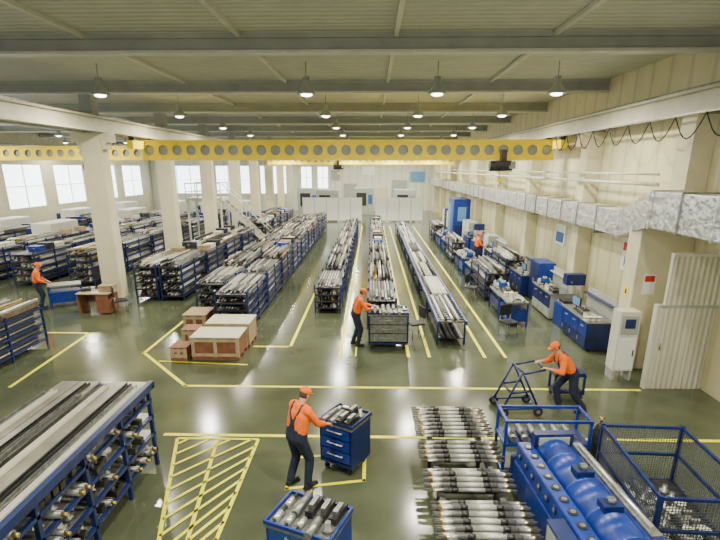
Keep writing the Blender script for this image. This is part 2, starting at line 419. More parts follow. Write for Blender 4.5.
for X in(-12.7,-15.2,-17.6,-21.5): row(X,[22.4+3.15*k for k in range(7)],1.1,3.1,1.5,5,BLUED,0,'blue steel rack loaded with long bars',boxes=.4)
# big rack near the camera
c=top('storage_rack','long blue rack with sheet metal tops and small machined parts','rack',(-4.47,5.55,0))
for sx in(-.72,0,.72):
    for y in(-1.95,-.98,0,.98,1.95): MB().box((sx,y,.75),(.06,.06,1.5),BLUED).obj('upright',c)
for z in(.3,.62,.94,1.24):
    mb=MB(); mb.b2(-.69,-.03,-2,2,z,z+.025,STEELM); mb.b2(.03,.69,-2,2,z,z+.025,STEELM)
    mb.b2(.69,.75,-2,2,z-.03,z+.02,BLUED); mb.b2(-.75,-.69,-2,2,z-.03,z+.02,BLUED); mb.obj('shelf',c)
mb=MB()
for a,b in((-.78,-.48),(-.46,-.12),(.04,.34),(.36,.70)): mb.b2(a,b,-2.05,2.05,1.5,1.53,SHEET)
mb.b2(.72,.8,-2.05,2.05,1.44,1.56,BLUED).b2(-.12,.04,-2.05,2.05,1.46,1.49,STEELD).b2(-.8,.8,1.96,2.04,1.44,1.499,BLUED); mb.obj('top_sheet',c)
PF=[Pool(MB().b2(-.035,.035,-1.7,1.7,0,.006,m).b2(-.035,-.029,-1.7,1.7,0,.05,m).b2(.029,.035,-1.7,1.7,0,.05,m).obj('steel_channel',label=l,cat='profile',group='steel channels on the rack top')) for m,l in((STEELM,'long grey steel channel lying on the rack top'),(STEELD,'long dark steel channel lying on the rack top'),(LGREY,'long pale steel channel lying on the rack top'))]
for k,x in enumerate((-5.2,-5.1,-4.72,-4.62,-4.36,-4.02,-3.9,-3.8)): PF[(k*2)%3].put(x,5.55+random.uniform(-.25,.25),1.53)
def smallpart(k):
    mb=MB()
    if k==0: mb.lathe((0,0,0),(0,0,1),[(0,.07),(.05,.07),(.05,.035),(.14,.035)],STEELM,14)
    if k==1: mb.b2(-.08,.08,-.06,.06,0,.03,STEEL); mb.b2(-.03,.03,-.06,.06,.03,.12,STEEL); mb.cyl((0,-.07,.08),(0,.07,.08),.035,STEELD)
    if k==2: mb.lathe((-.16,0,.04),(.16,0,.04),[(0,.015),(.05,.015),(.05,.04,STEEL),(.2,.04,STEEL),(.2,.02),(.32,.02)],STEELD,12)
    if k==3: mb.lathe((0,0,0),(0,0,1),[(0,.09),(.03,.09),(.04,.06),(.1,.06),(.1,.085),(.12,.085)],LGREY,16)
    if k==4: mb.b2(-.17,.17,-.05,.05,0,.1,STEELD); mb.b2(-.10,.10,-.03,.03,.1,.15,STEELM)
    if k==5: mb.cyl((-.22,0,.05),(.2,0,.05),.05,STEELM,seg=14); mb.cyl((.2,0,.05),(.26,0,.05),.025,BRASS)
    return mb
nm=['flanged_bushing','bearing_bracket','short_shaft','end_cap','clamp_block','short_sleeve']
lb=['grey turned steel bushing with flange','bright cast bearing bracket','short stepped steel shaft','pale grey machined end cap','dark steel clamp block','grey short steel sleeve with brass nipple']
SP=[Pool(smallpart(k).obj(nm[k],label=lb[k],cat='machine part',group='machine parts on shelves and benches')) for k in range(6)]
def putpart(k,x,y,z,rz=0): SP[k].put(x,y,z,rz)
for z in(.325,.645,.965,1.265):
    y=3.9
    while y<7.45:
        if abs(((y-5.55)/.975)-round((y-5.55)/.975))>.10:
            k=random.choice((2,4,5,4,5,0,1,3,4))
            putpart(k,-3.93+random.uniform(-.03,.04),y,z,random.uniform(-.1,.1))
            if random.random()<.8: putpart(random.choice((0,1,3)),-4.28,y,z)
            y+=.125 if k in(2,4,5) else .18
        else: y+=.05
# ---------------------------------------------------------------- shafts on stand
st=top('shaft_stand','low dark steel stand carrying rows of motor shafts','stand',(1.45,6.9,0))
for x in(-.42,.42): MB().b2(x-.04,x+.04,-1.95,1.95,.46,.54,STEELD).obj('support_rail',st)
for y in(-1.85,-.6,.6,1.85): MB().b2(-.42,.42,y-.03,y+.03,.38,.46,STEELD).b2(-.45,-.39,y-.03,y+.03,0,.46,STEELD).b2(.39,.45,y-.03,y+.03,0,.46,STEELD).obj('leg_frame',st)
PALE=mat('pale_rotor',(.55,.56,.52),.35,.55,.2,30)
sh=MB().lathe((-.66,0,0),(.66,0,0),[(0,.014),(.08,.014),(.08,.020,BRASS),(.11,.020,BRASS),(.11,.020,STEEL),(.24,.020,STEEL),(.24,.031,STEELM),(.36,.031,STEELM),(.36,.032,STEELD),(.46,.032,STEELD),(.46,.030,PALE),(.84,.030,PALE),(.84,.032,STEELD),(.94,.032,STEELD),(.94,.031,STEELM),(1.04,.031,STEELM),(1.04,.020,STEEL),(1.18,.020,STEEL),(1.18,.020,BRASS),(1.21,.020,BRASS),(1.21,.014),(1.32,.014)],STEELM,12)
sh=Pool(sh.obj('motor_shaft',label='stepped grey steel motor shaft with dark collars',cat='shaft',group='motor shafts laid on the stand'))
for a,b in((7.6,8.68),(6.85,7.40),(6.10,6.62),(5.06,5.86)):
    y=a
    while y<=b:
        sh.put(1.45+random.uniform(-.008,.008)+(.05 if a<6.1 else 0),y,.572,random.choice((0,math.pi))); y+=.069
    y=a+.035
    while y<=b-.1:
        sh.put(1.46+random.uniform(-.012,.012)+(.05 if a<6.1 else 0),y,.572+.055,random.choice((0,math.pi))); y+=.138
# ---------------------------------------------------------------- blue machine
c=top('blue_machine','boxy dark blue machine with rounded drum and side port rows','machine',(2.84,5.7,0),math.radians(4))
MB().b2(-.50,.50,-1.3,1.25,.12,.62,BLUE).b2(-.42,.42,-1.2,1.15,0,.12,BLUED).b2(-.52,.52,-1.32,-1.22,.1,.66,BLUED).b2(-.52,.52,1.17,1.27,.1,.66,BLUED).obj('machine_bed',c,bevel=.02)
mb=MB(); mb.lathe((0.02,-1.15,.80),(0.02,1.15,.80),[(0,.24),(0,.31),(.05,.31),(.05,.28),(.55,.28),(.55,.295),(.6,.295),(.6,.28),(1.1,.28),(1.1,.295),(1.15,.295),(1.15,.28),(1.7,.28),(1.7,.295),(1.75,.295),(1.75,.28),(2.25,.28),(2.25,.31),(2.3,.31),(2.3,.24)],BLUE,28)
mb.obj('drum_housing',c)
for sx in(-1,1):
    MB().b2(min(sx*.27,sx*.49),max(sx*.27,sx*.49),-1.18,1.14,.62,.95,BLUE).obj('side_housing',c,bevel=.03)
for k in range(9):
    y=-1.0+.245*k
    MB().cyl((-.38,y,.95),(-.38,y,.962),.065,STEELD,seg=16).cyl((-.38,y,.96),(-.38,y,.97),.035,STEELM,seg=12).obj('inspection_port',c)
    MB().cyl((-.49,y,.8),(-.505,y,.8),.06,BLUED,seg=14).cyl((-.50,y,.8),(-.51,y,.8),.03,STEELM,seg=10).obj('inspection_port',c)
MB().b2(.30,.44,-1.0,1.0,.95,.99,STEELM).cyl((.37,-.9,1.01),(.37,.9,1.01),.025,STEEL).obj('guide_rail',c)
MB().b2(-.28,.32,.98,1.12,.62,1.15,BLUED).b2(-.22,.25,.96,.98,.98,1.1,GREYP).obj('bearing_head',c)
for y in(-.6,.1): MB().b2(-.10,.14,y-.09,y+.09,1.06,1.15,BLUED).cyl((.02,y,1.15),(.02,y,1.21),.05,STEELM).cyl((-.06,y,1.2),(.10,y,1.2),.012,STEELD).obj('top_fitting',c)
MB().cyl((.02,1.1,.8),(.02,1.42,.8),.12,STEELM,seg=18).cyl((.02,1.4,.8),(.02,1.5,.8),.05,STEEL).obj('spindle',c)
MB().b2(-.72,-.50,-.95,-.55,.3,.9,BLUED).b2(-.725,-.72,-.9,-.6,.6,.85,GREYP).obj('control_box',c)
def frame_cart(name,label,loc,rz,W,D,H,mid=True,wheels=True,m=BLUE,cat='cart',t=.045):
    c=top(name,label,cat,loc,rz)
    z0=.12 if wheels else 0
    mb=MB()
    for sx in(-1,1):
        for sy in(-1,1): mb.box((sx*(W/2-.03),sy*(D/2-.03),(H+z0)/2),(t,t,H-z0),m)
    for z in([z0+.05,H-.025]+([H*.55] if mid else [])):
        for s in(-1,1): mb.box((0,s*(D/2-.03),z),(W,t,t),m); mb.box((s*(W/2-.03),0,z),(t,D,t),m)
    mb.obj('frame',c)
    MB().b2(-W/2+.05,W/2-.05,-D/2+.05,D/2-.05,z0+.07,z0+.09,STEELD).obj('lower_deck',c)
    if wheels:
        for sx in(-1,1):
            for sy in(-1,1):
                MB().cyl((sx*(W/2-.06)-.02,sy*(D/2-.06),.06),(sx*(W/2-.06)+.02,sy*(D/2-.06),.06),.06,BLACK,seg=16).obj('wheel',c)
    return c
c=frame_cart('frame_rack','open blue tube frame with rollers behind the drum machine',(2.95,7.62,0),0,1.45,.6,1.02,True,False,BLUE,'rack')
mb=MB().b2(-.68,.68,-.28,.28,.57,.59,BLUED)
for k in range(6): mb.cyl((-.55+.2*k,-.25,.65),(-.55+.2*k,.2,.65),.06,STEELM)
mb.obj('shelf',c)
c=top('pressure_cylinder','black gas cylinder standing beside the blue machine','cylinder',(3.80,7.35,0))
MB().lathe((0,0,0),(0,0,1),[(0,.11),(.85,.11),(.95,.06),(1.0,.035)],STEELD,18).obj('tank',c); MB().cyl((0,0,1.0),(0,0,1.08),.025,BRASS).cyl((-.05,0,1.08),(.05,0,1.08),.015,BRASS).obj('valve',c)
# wire mesh stillage
c=top('mesh_stillage','dark blue stillage box with grey wire mesh sides','cage',(4.22,6.1,0),math.radians(-3))
W,D,H=1.2,1.8,1.12
WIRE=mat('grey_wire',(.16,.18,.21),.4,.6)
mb=MB()
for sx in(-1,1):
    for sy in(-1,1): mb.box((sx*W/2,sy*D/2,H/2+.02),(.05,.05,H+.04),BLUED)
for z in(.18,.65,H):
    for s in(-1,1): mb.box((0,s*D/2,z),(W,.04,.04),BLUED); mb.box((s*W/2,0,z),(.04,D,.04),BLUED)
mb.obj('frame',c)
for s in(-1,1):
    mb=MB(); k=-D/2+.04
    while k<D/2: mb.box((s*W/2,k,(H+.18)/2),(.007,.007,H-.18),WIRE); k+=.04
    z=.22
    while z<H: mb.box((s*W/2,0,z),(.007,D,.007),WIRE); z+=.04
    mb.obj('mesh_panel',c)
    mb=MB(); k=-W/2+.04
    while k<W/2: mb.box((k,s*D/2,(H+.18)/2),(.007,.007,H-.18),WIRE); k+=.04
    z=.22
    while z<H: mb.box((0,s*D/2,z),(W,.007,.007),WIRE); z+=.04
    mb.obj('mesh_panel',c)
MB().b2(-W/2+.03,W/2-.03,-D/2+.03,D/2-.03,.17,.2,STEELD).obj('base_plate',c)
for k in range(28): putpart(random.choice((0,1,3,4)),3.91+.21*(k%4),5.48+.19*(k//4),.2,math.pi/2)
# ---------------------------------------------------------------- worker trolleys
def tool_trolley(loc,rz,label,W=.75,D=.6,H=.92,m=BLUE,md=BLUEL,n=9):
    c=top('tool_trolley',label,'trolley',loc,rz)
    mb=MB(); mb.b2(-W/2,W/2,-D/2,D/2,.14,.2,m)
    for s in(-1,1): mb.b2(s*W/2-.02,s*W/2+.02,-D/2,D/2,.14,H-.04,m)
    mb.b2(-W/2,W/2,D/2-.03,D/2,.14,H-.04,m); mb.obj('body',c,bevel=.008)
    MB().b2(-W/2-.03,W/2+.03,-D/2-.03,D/2+.03,H-.04,H,STEELM).b2(-W/2-.03,-W/2,-D/2-.03,D/2+.03,H,H+.05,m).b2(W/2,W/2+.03,-D/2-.03,D/2+.03,H,H+.05,m).b2(-W/2,W/2,D/2,D/2+.03,H,H+.05,m).b2(-W/2,W/2,-D/2-.03,-D/2,H,H+.05,m).obj('tray_top',c)
    for k in range(3):
        z=.24+k*(H-.27)/3
        dr=MB().b2(-W/2+.03,W/2-.03,-D/2-.015,D/2-.05,z,z+(H-.36)/3,md).obj('drawer',c)
        MB().cyl((-.15,-D/2-.045,z+.12),(.15,-D/2-.045,z+.12),.01,STEEL,seg=8).b2(-.15,-.13,-D/2-.045,-D/2-.015,z+.11,z+.13,STEEL).b2(.13,.15,-D/2-.045,-D/2-.015,z+.11,z+.13,STEEL).obj('handle',dr)
    for sx in(-1,1):
        for sy in(-1,1): MB().cyl((sx*(W/2-.08)-.02,sy*(D/2-.08),.065),(sx*(W/2-.08)+.02,sy*(D/2-.08),.065),.065,BLACK,seg=16).b2(sx*(W/2-.08)-.03,sx*(W/2-.08)+.03,sy*(D/2-.08)-.03,sy*(D/2-.08)+.03,.12,.142,STEELM).obj('wheel',c)
    R=Matrix.Rotation(rz,3,'Z'); nx=max(2,int(W/.15))
    for i in range(nx):
        for j in range(2):
            v=R@Vector((-W/2+.09+(W-.18)*i/(nx-1),-D/2+.16+(D-.32)*j,0)); putpart(random.choice((2,4,5,2,5,4,0,1)),loc[0]+v.x,loc[1]+v.y,H,rz+math.pi/2+random.uniform(-.06,.06))
tool_trolley((-.43,7.58,0),math.radians(-30),'blue tool trolley with drawers and parts on its tray',.62,.6,.92,BLUED,BLUE)
tool_trolley((-.75,5.12,0),math.radians(-22),'blue trolley heaped with tools and small parts',.85,.6,.86)
tool_trolley((.5,13.7,0),0,'dark grey tool cabinet trolley at the assembly line head',1.1,.7,1.05,BLUED,STEELM)
# carts near pushing worker
c=top('frame_cart','slim dark blue wheeled cart with slanted frame pushed by worker','cart',(3.15,9.7,0),math.radians(6))
mb=MB()
for s in(-.26,.26):
    for a,b in(((-.45,s,.16),(.4,s,.16)),((-.42,s,.16),(-.05,s,.98)),((-.05,s,.98),(.36,s,.16)),((-.25,s,.52),(.16,s,.55)),((.0,s,.95),(.42,s,1.02))): mb.cap(a,b,.022,.022,BLUED)
for a in((-.42,.16),(.38,.16),(-.05,.98),(.42,1.02),(-.25,.52)): mb.cap((a[0],-.26,a[1]),(a[0],.26,a[1]),.022,.022,BLUED)
mb.obj('frame',c)
for x,r in((-.4,.1),(.34,.1)):
    for s in(-.31,.31): MB().cyl((x,s-.02,r),(x,s+.02,r),r,BLACK,seg=20).cyl((x,s-.025,r),(x,s+.025,r),r*.45,STEELM).obj('wheel',c)
c=frame_cart('frame_cart','dark blue low cart with board standing behind the worker',(4.45,10.4,0),0,.7,.4,.6,False,True,BLUED)
MB().b2(-.33,.33,-.18,.18,.6,.63,BLUED).obj('deck_board',c)
# chairs
c=top('work_chair','black padded work chair on a metal frame','chair',(4.25,14.6,0),.4,group='work chairs')
MB().b2(-.22,.22,-.22,.22,.44,.5,BLACK).obj('seat',c,bevel=.02); MB().b2(-.21,.21,.19,.23,.62,.98,BLACK).obj('backrest',c,bevel=.02)
for sx in(-1,1):
    MB().cyl((sx*.19,.2,.0),(sx*.19,.2,.65),.013,STEELM).obj('leg',c); MB().cyl((sx*.19,-.19,0),(sx*.19,-.19,.44),.013,STEELM).obj('leg',c)
clone(c,(1.37,14.4,0),-1.2); clone(c,(4.0,19.2,0),1.0); clone(c,(-9.0,16.9,0),2.2)
# ---------------------------------------------------------------- crates
def crate(name,label,x0,x1,y0,y1,h,mw,mt,cat='crate'):
    cx,cy=(x0+x1)/2,(y0+y1)/2; W,D=x1-x0,y1-y0
    c=top(name,label,cat,(cx,cy,0))
    mb=MB()
    for k in(-1,0,1): mb.b2(-W/2,W/2,k*(D/2-.06)-.05,k*(D/2-.06)+.05,0,.09,WOODD)
    mb.obj('skid',c)
    mb=MB(); mb.b2(-W/2+.02,W/2-.02,-D/2+.02,D/2-.02,.09,h-.03,mw)
    for sx in(-1,0,1): 
        for sy in(-1,1): mb.box((sx*(W/2-.05),sy*(D/2-.01),(h+.06)/2),(.09,.03,h-.12),WOODL)
    for sy in(-1,1):
        for z in(.15,h-.1): mb.box((0,sy*(D/2-.005),z),(W,.03,.08),WOODL)
    mb.obj('body',c)
    MB().b2(-W/2-.02,W/2+.02,-D/2-.02,D/2+.02,h-.03,h,mt).obj('lid',c,bevel=.005)
crate('shipping_crate','large wooden crate with pale flat lid',-4.85,-3.55,12.4,13.3,.66,WOODD,PLY)
crate('shipping_crate','large wooden crate with pale lid behind another crate',-4.75,-3.5,13.4,14.3,.74,CARD,PLY)
crate('wooden_box','small brown wooden box beside the large crates',-5.4,-4.95,12.3,12.8,.4,WOODD,WOODD)
crate('wooden_box','brown wooden box next to the storage rack',-5.4,-4.95,13.2,13.7,.6,WOODD,WOODD)
crate('wooden_box','reddish brown wooden box in front of a rack',-5.8,-5.1,14.4,15.3,.68,WOODD,CARD)
c=top('desk','cluttered brown wooden desk beside a column','desk',(-9.85,17.0,0))
MB().b2(-.6,.6,-.35,.35,.72,.76,WOODL).obj('desktop',c)
MB().b2(-.58,-.54,-.33,.33,0,.72,WOODD).b2(.1,.56,-.33,.33,.05,.72,WOODD).b2(-.54,.1,.28,.31,.3,.72,WOODD).obj('pedestal',c)
MB().b2(-.15,.15,-.1,.1,0,.002,WHITE).b2(-.1,.2,-.05,.15,.002,.005,WHITE).obj('paper_sheets',loc=(-9.85,16.85,.762),label='white paper sheets lying on the desk',cat='paper')
BOXES[0].put(-9.5,17.1,.76,.1); putpart(4,-10.25,17.0,.76,.5); putpart(3,-10.1,17.2,.76)
# ---------------------------------------------------------------- workbenches, motors, bins
def bench(W,D,H,m,m2,label):
    c=top('workbench',label,'workbench',(0,0,0),group='workbenches')
    MB().b2(-D/2,D/2,-W/2,W/2,H-.04,H,STEELM).obj('benchtop',c,bevel=.005)
    MB().b2(-D/2+.06,D/2-.02,-W/2+.03,W/2-.03,.06,H-.04,m).b2(-D/2+.1,D/2-.05,-W/2+.06,W/2-.06,0,.06,BLACK).obj('body',c)
    for k in range(3):
        y0=-W/2+.06+k*(W-.12)/3; y1=y0+(W-.12)/3-.03
        dr=MB().b2(-D/2+.035,-D/2+.06,y0,y1,.42,H-.08,m2).obj('drawer',c); MB().b2(-D/2+.01,-D/2+.035,(y0+y1)/2-.08,(y0+y1)/2+.08,H-.2,H-.18,STEEL).obj('handle',dr)
        dr=MB().b2(-D/2+.035,-D/2+.06,y0,y1,.1,.39,m).obj('door',c); MB().b2(-D/2+.01,-D/2+.035,y1-.06,y1-.04,.2,.32,STEEL).obj('handle',dr)
    MB().b2(D/2-.05,D/2-.02,-W/2,W/2,H,H+.6,GREYP).b2(D/2-.2,D/2-.05,-W/2,W/2,H+.42,H+.44,m).obj('back_panel',c)
    return Pool(c)
bA=bench(1.9,.8,.88,BLUED,BLUE,'dark blue steel workbench with drawers against the wall')
bB=bench(1.9,.8,.94,GREYP,BLUED,'grey steel workbench with dark drawers against the wall')
def motor():
    c=top('electric_motor','grey blue finned electric motor with feet and terminal box','motor',(0,0,0),group='electric motors')
    mb=MB(); mb.cyl((0,-.16,.15),(0,.16,.15),.1,BLUEL,seg=20)
    for k in range(20):
        a=2*math.pi*k/20
        mb.box((.11*math.cos(a),0,.15+.11*math.sin(a)),(.03,.3,.008),BLUEL,Matrix.Rotation(-a,3,'Y'))
    mb.b2(-.11,.11,-.13,-.08,0,.05,BLUEL); mb.b2(-.11,.11,.08,.13,0,.05,BLUEL); mb.obj('housing',c)
    MB().lathe((0,-.16,.15),(0,-.24,.15),[(0,.125),(.02,.125),(.05,.08),(.08,.04)],GREYP,20).obj('end_shield',c)
    MB().cyl((0,-.22,.15),(0,-.30,.15),.02,STEEL).obj('shaft',c)
    MB().cyl((0,.16,.15),(0,.22,.15),.12,GREYP,seg=20).obj('fan_cover',c)
    MB().b2(-.06,.06,-.06,.06,.26,.32,GREYP).obj('terminal_box',c)
    return Pool(c)
mo=motor()
def mkbin(m,l):
    c=top('parts_bin',l,'bin',(0,0,0),group='plastic parts bins')
    MB().b2(-.12,.12,-.18,.18,0,.012,m).b2(-.12,-.11,-.18,.18,0,.14,m).b2(.11,.12,-.18,.18,0,.14,m).b2(-.12,.12,.17,.18,0,.14,m).b2(-.12,.12,-.18,-.17,0,.08,m).obj('tray',c)
    mb=MB()
    for k in range(12): mb.ell((random.uniform(-.08,.08),random.uniform(-.13,.13),.04+random.uniform(0,.03)),.025,random.choice(PART),seg=6,rg=4)
    mb.obj('fasteners',c,kind='stuff'); return Pool(c)
BINS=[mkbin(BLUED,'dark blue parts bin with fasteners'),mkbin(BLUEL,'blue plastic parts bin with fasteners'),mkbin(LGREY,'pale grey parts bin with fasteners'),mkbin(REDM,'red plastic parts bin with fasteners')]
c=top('tool_box','dark grey steel tool box with carrying handle','tool box',(0,0,0),group='tool boxes')
MB().b2(-.1,.1,-.22,.22,0,.18,STEELD).b2(-.105,.105,-.225,.225,.12,.14,GREYP).obj('body',c,bevel=.006)
MB().b2(-.012,.012,-.1,.1,.22,.24,STEEL).b2(-.012,.012,-.1,-.085,.18,.24,STEEL).b2(-.012,.012,.085,.1,.18,.24,STEEL).obj('handle',c); TBX=Pool(c)
c=top('bench_monitor','black flat bench monitor on a stand','monitor',(0,0,0),group='bench monitors')
MB().b2(-.06,.06,-.12,.12,0,.015,BLACK).b2(-.015,.015,-.02,.02,.015,.2,BLACK).obj('stand',c)
MB().b2(-.02,.02,-.25,.25,.13,.41,BLACK).b2(-.023,-.02,-.23,.23,.15,.39,BLUEP).obj('screen',c); MON=Pool(c)
def clutter(X,y,z,span,x2=.0):
    t=-span/2+.12
    while t<span/2-.1:
        r=random.random()
        if r<.22: mo.put(X,y+t,z,math.pi/2*random.choice((1,-1))+random.uniform(-.05,.05)); t+=.34
        elif r<.42: random.choice(BINS[:3] if random.random()<.85 else BINS).put(X,y+t,z,random.uniform(-.05,.05)); t+=.4
        elif r<.58: TBX.put(X,y+t+.1,z,random.uniform(-.05,.05)); t+=.5
        elif r<.64 and x2: MON.put(X,y+t+.1,z,.05); t+=.52
        else:
            for dx in(-.17,0,.17): putpart(random.choice((0,1,3)),X+dx,y+t,z,math.pi/2)
            t+=.2
def locker(m,m2,H,label):
    c=top('equipment_cabinet',label,'cabinet',(0,0,0),group='wall cabinets')
    MB().b2(-.3,.3,-.55,.55,.08,H,m).b2(-.26,.26,-.5,.5,0,.08,BLACK).obj('body',c,bevel=.01)
    for s in(-1,1):
        dr=MB().b2(-.32,-.3,min(s*.02,s*.52),max(s*.02,s*.52),.14,H-.05,m2).obj('door',c); MB().b2(-.345,-.32,s*.08-.012,s*.08+.012,H*.5,H*.5+.15,STEEL).obj('handle',dr)
    return Pool(c)
LK=[locker(BLUE,BLUED,1.6,'tall dark blue steel cabinet against the wall'),locker(GREYP,LGREY,1.5,'grey two door steel cabinet against the wall')]
c=top('bench_press','dark blue and grey column press with head and table','machine',(0,0,0),group='column presses')
MB().b2(-.35,.35,-.4,.4,0,.75,BLUE).b2(-.3,.2,-.35,.35,.75,.8,STEELM).obj('base',c,bevel=.02)
MB().cyl((.22,0,.8),(.22,0,1.65),.07,STEEL).obj('column',c)
MB().b2(-.25,.35,-.16,.16,1.4,1.75,BLUED).cyl((-.15,0,1.4),(-.15,0,1.1),.045,STEEL).cyl((-.1,-.16,1.5),(-.1,-.3,1.5),.02,STEELM).cyl((-.1,-.3,1.4),(-.1,-.3,1.65),.012,BLACK).obj('head',c,bevel=.01)
MB().b2(-.28,.1,-.2,.2,.8,.88,STEELD).obj('table',c); PR=Pool(c)
def table(W,D,H,m,label):
    c=top('work_table',label,'table',(0,0,0),group='work tables')
    MB().b2(-D/2,D/2,-W/2,W/2,H-.05,H,STEELM).obj('tabletop',c)
    MB().b2(-D/2+.03,D/2-.03,-W/2+.03,W/2-.03,.2,H-.25,m).obj('cabinet',c)
    for sx in(-1,1):
        for sy in(-1,1): MB().box((sx*(D/2-.03),sy*(W/2-.03),(H-.05)/2),(.05,.05,H-.05),m).obj('leg',c)
    return Pool(c)
tA=table(1.1,.7,.85,BLUE,'small blue steel work table with tray top'); tB=table(1.4,.65,.78,BLUED,'low dark blue steel work table')
y=14.2
seq=['A','P','B','L0','A','rack','B','L1','A','P','A','L0']
i=0
while y<32:
    k=seq[i%len(seq)]; i+=1
    if k=='A': bA.put(6.42,y,0); clutter(6.25,y,.88,1.8,1); step=1.0
    elif k=='B': bB.put(6.42,y,0); clutter(6.25,y,.94,1.8,1); step=1.0
    elif k=='P': y-=.45; PR.put(6.5,y,0); step=.5
    elif k[0]=='L': y-=.35; LK[int(k[1])].put(6.6,y,0); step=.65
    else: y+=.6; row(6.35,[y],.8,3.0,1.2,4,BLUED,0,boxes=0); step=1.6
    y+=step+.99
for q in range(2): LK[1].put(6.85,34.2+1.3*q)
y=16
i=0
while y<38:
    i+=1
    if i%4==3: row(4.8,[y+1.1],.8,3.0,1.2,4,BLUED,0,boxes=0); y+=3.45; continue
    T,h,w=(tA,.85,1.1) if i%2 else (tB,.78,1.4)
    T.put(4.75,y,0); clutter(4.75,y,h,w); y+=w+.3
# row D conveyor
c=top('roller_conveyor','steel roller conveyor with slim side rails on legs','conveyor',(2.35,15.1,0),group='roller conveyors')
for sx in(-1,1): MB().b2(sx*.4-.03,sx*.4+.03,-1.5,1.5,.66,.78,BLUE).obj('side_rail',c)
for k in range(12): MB().cyl((-.37,-1.4+k*.255,.74),(.37,-1.4+k*.255,.74),.035,STEELM,seg=10).obj('roller',c)
for sx in(-1,1):
    for y in(-1.3,1.3): MB().box((sx*.4,y,.33),(.05,.05,.66),BLUED).obj('leg',c)
MB().b2(-.37,.37,-1.35,1.35,.2,.23,STEELD).obj('lower_shelf',c)
for q in range(1,9): clone(c,(2.35,15.1+3.05*q,0))
TU=[Pool(MB().lathe((0,-1.4,0),(0,1.4,0),[(0,.03),(0,.042),(2.8,.042),(2.8,.03)],m,10).obj('steel_tube',label=l,cat='tube',group='tubes on the conveyor')) for m,l in((LGREY,'long pale steel tube resting on the conveyor rollers'),(STEELD,'long dark steel tube resting on the conveyor rollers'),(STEEL,'long bright steel tube resting on the conveyor rollers'))]
for q in range(9):
    for k in range(7):
        if random.random()<.85: random.choice(TU).put(2.08+.09*k,15.1+3.05*q+random.uniform(-.1,.1),.817)
    if q<6: 
        for k in range(4): 
            if random.random()<.7: TU[1].put(2.12+.14*k,15.1+3.05*q,.272)
# electrical cabinet
c=top('electrical_cabinet','tall light grey electrical cabinet with door and small panel','cabinet',(6.15,11.5,0))
MB().b2(-.24,.24,-.2,.2,.25,1.75,LGREY).obj('body',c,bevel=.01)
dr=MB().b2(-.21,.21,-.215,-.2,.3,1.1,WHITE).obj('door',c); MB().b2(.15,.17,-.235,-.215,.65,.8,BLACK).obj('handle',dr)
MB().b2(-.19,.19,-.225,-.2,1.2,1.65,GREYP).b2(-.12,.12,-.23,-.225,1.35,1.58,BLUED).obj('control_panel',c)
for sx in(-1,1): MB().b2(sx*.2-.03,sx*.2+.03,-.18,.18,0,.25,GREYP).obj('foot',c)
c=top('machine_tower','large blue machine enclosure with light doors against the wall','machine',(6.55,37.9,0))
MB().b2(-.6,.6,-1.3,1.3,0,2.85,BLUE).obj('body',c,bevel=.02); MB().b2(-.62,-.6,-1.1,-.05,.2,2.5,BLUEL).obj('door',c); MB().b2(-.62,-.6,.05,1.1,.2,2.5,BLUEP).obj('door',c)
MB().b2(-.5,.5,-1.325,-1.3,.3,1.0,BLUED).b2(-.3,.3,-1.325,-1.3,1.3,2.3,BLUEP).obj('front_panel',c)
for y in(40.5,43.3,44.6,45.9): LK[(int(y))%2].put(6.85,y)
# posters
MB().b2(7.72,7.79,14.3,15.3,2.0,2.9,WHITE).b2(7.71,7.72,14.35,15.25,2.6,2.85,REDM).b2(7.71,7.72,14.45,15.1,2.15,2.45,BLUEL).obj('wall_poster',label='white framed notice board with red heading on the wall',cat='poster')
MB().b2(7.72,7.79,20,21,2.0,2.8,WHITE).b2(7.71,7.72,20.1,20.9,2.1,2.5,BLUEL).obj('wall_poster',label='white and blue information board on the wall',cat='poster')
# white partitions
c=None
for x in [-6.1+1.15*k for k in range(5)]+[.9+1.15*k for k in range(4)]:
    if c is None:
        c=top('partition_panel','white freestanding partition screen panel','partition',(x,48.5,0),group='white partition screens')
        MB().b2(-.52,.52,-.02,.02,.15,2.3,WHITE).obj('panel',c); MB().b2(-.57,-.52,-.03,.03,0,2.35,LGREY).b2(.52,.57,-.03,.03,0,2.35,LGREY).b2(-.57,-.5,-.25,.25,0,.04,LGREY).b2(.5,.57,-.25,.25,0,.04,LGREY).obj('frame',c)
    else: clone(c,(x,48.5,0))
# machine tools
c=top('machine_tool','blue and white machine tool with sloped guard and control screen','machine',(-19.6,30,0),group='machine tools')
MB().b2(-.9,.9,-1.5,1.5,0,.9,BLUE).obj('machine_bed',c,bevel=.02); MB().b2(-.3,.9,-1.4,1.4,.9,1.9,LGREY).obj('guard',c,bevel=.05); MB().b2(-.75,-.4,-1.2,-.6,.9,1.6,BLUED).obj('control_pendant',c)
for x,y in((-19.6,40),(-24,32),(-24,40),(-24,48),(-16,49),(-19.6,50),(-13,50),(-24.5,25)): clone(c,(x,y,0))
c=top('machine_tool','tall grey machining unit behind the white screens','machine',(-4.5,52,0),group='machine tools')
MB().b2(-1.1,1.1,-1,1,0,2.9,GREYP).obj('housing',c,bevel=.03); MB().b2(-.8,.3,-1.03,-1,1.0,2.4,BLACK).obj('viewing_window',c); MB().b2(.5,.95,-1.06,-1,1.2,2.2,BLUEL).obj('control_panel',c)
clone(c,(3.4,53,0)); clone(c,(-.9,57,0)); clone(c,(-7.0,56,0))
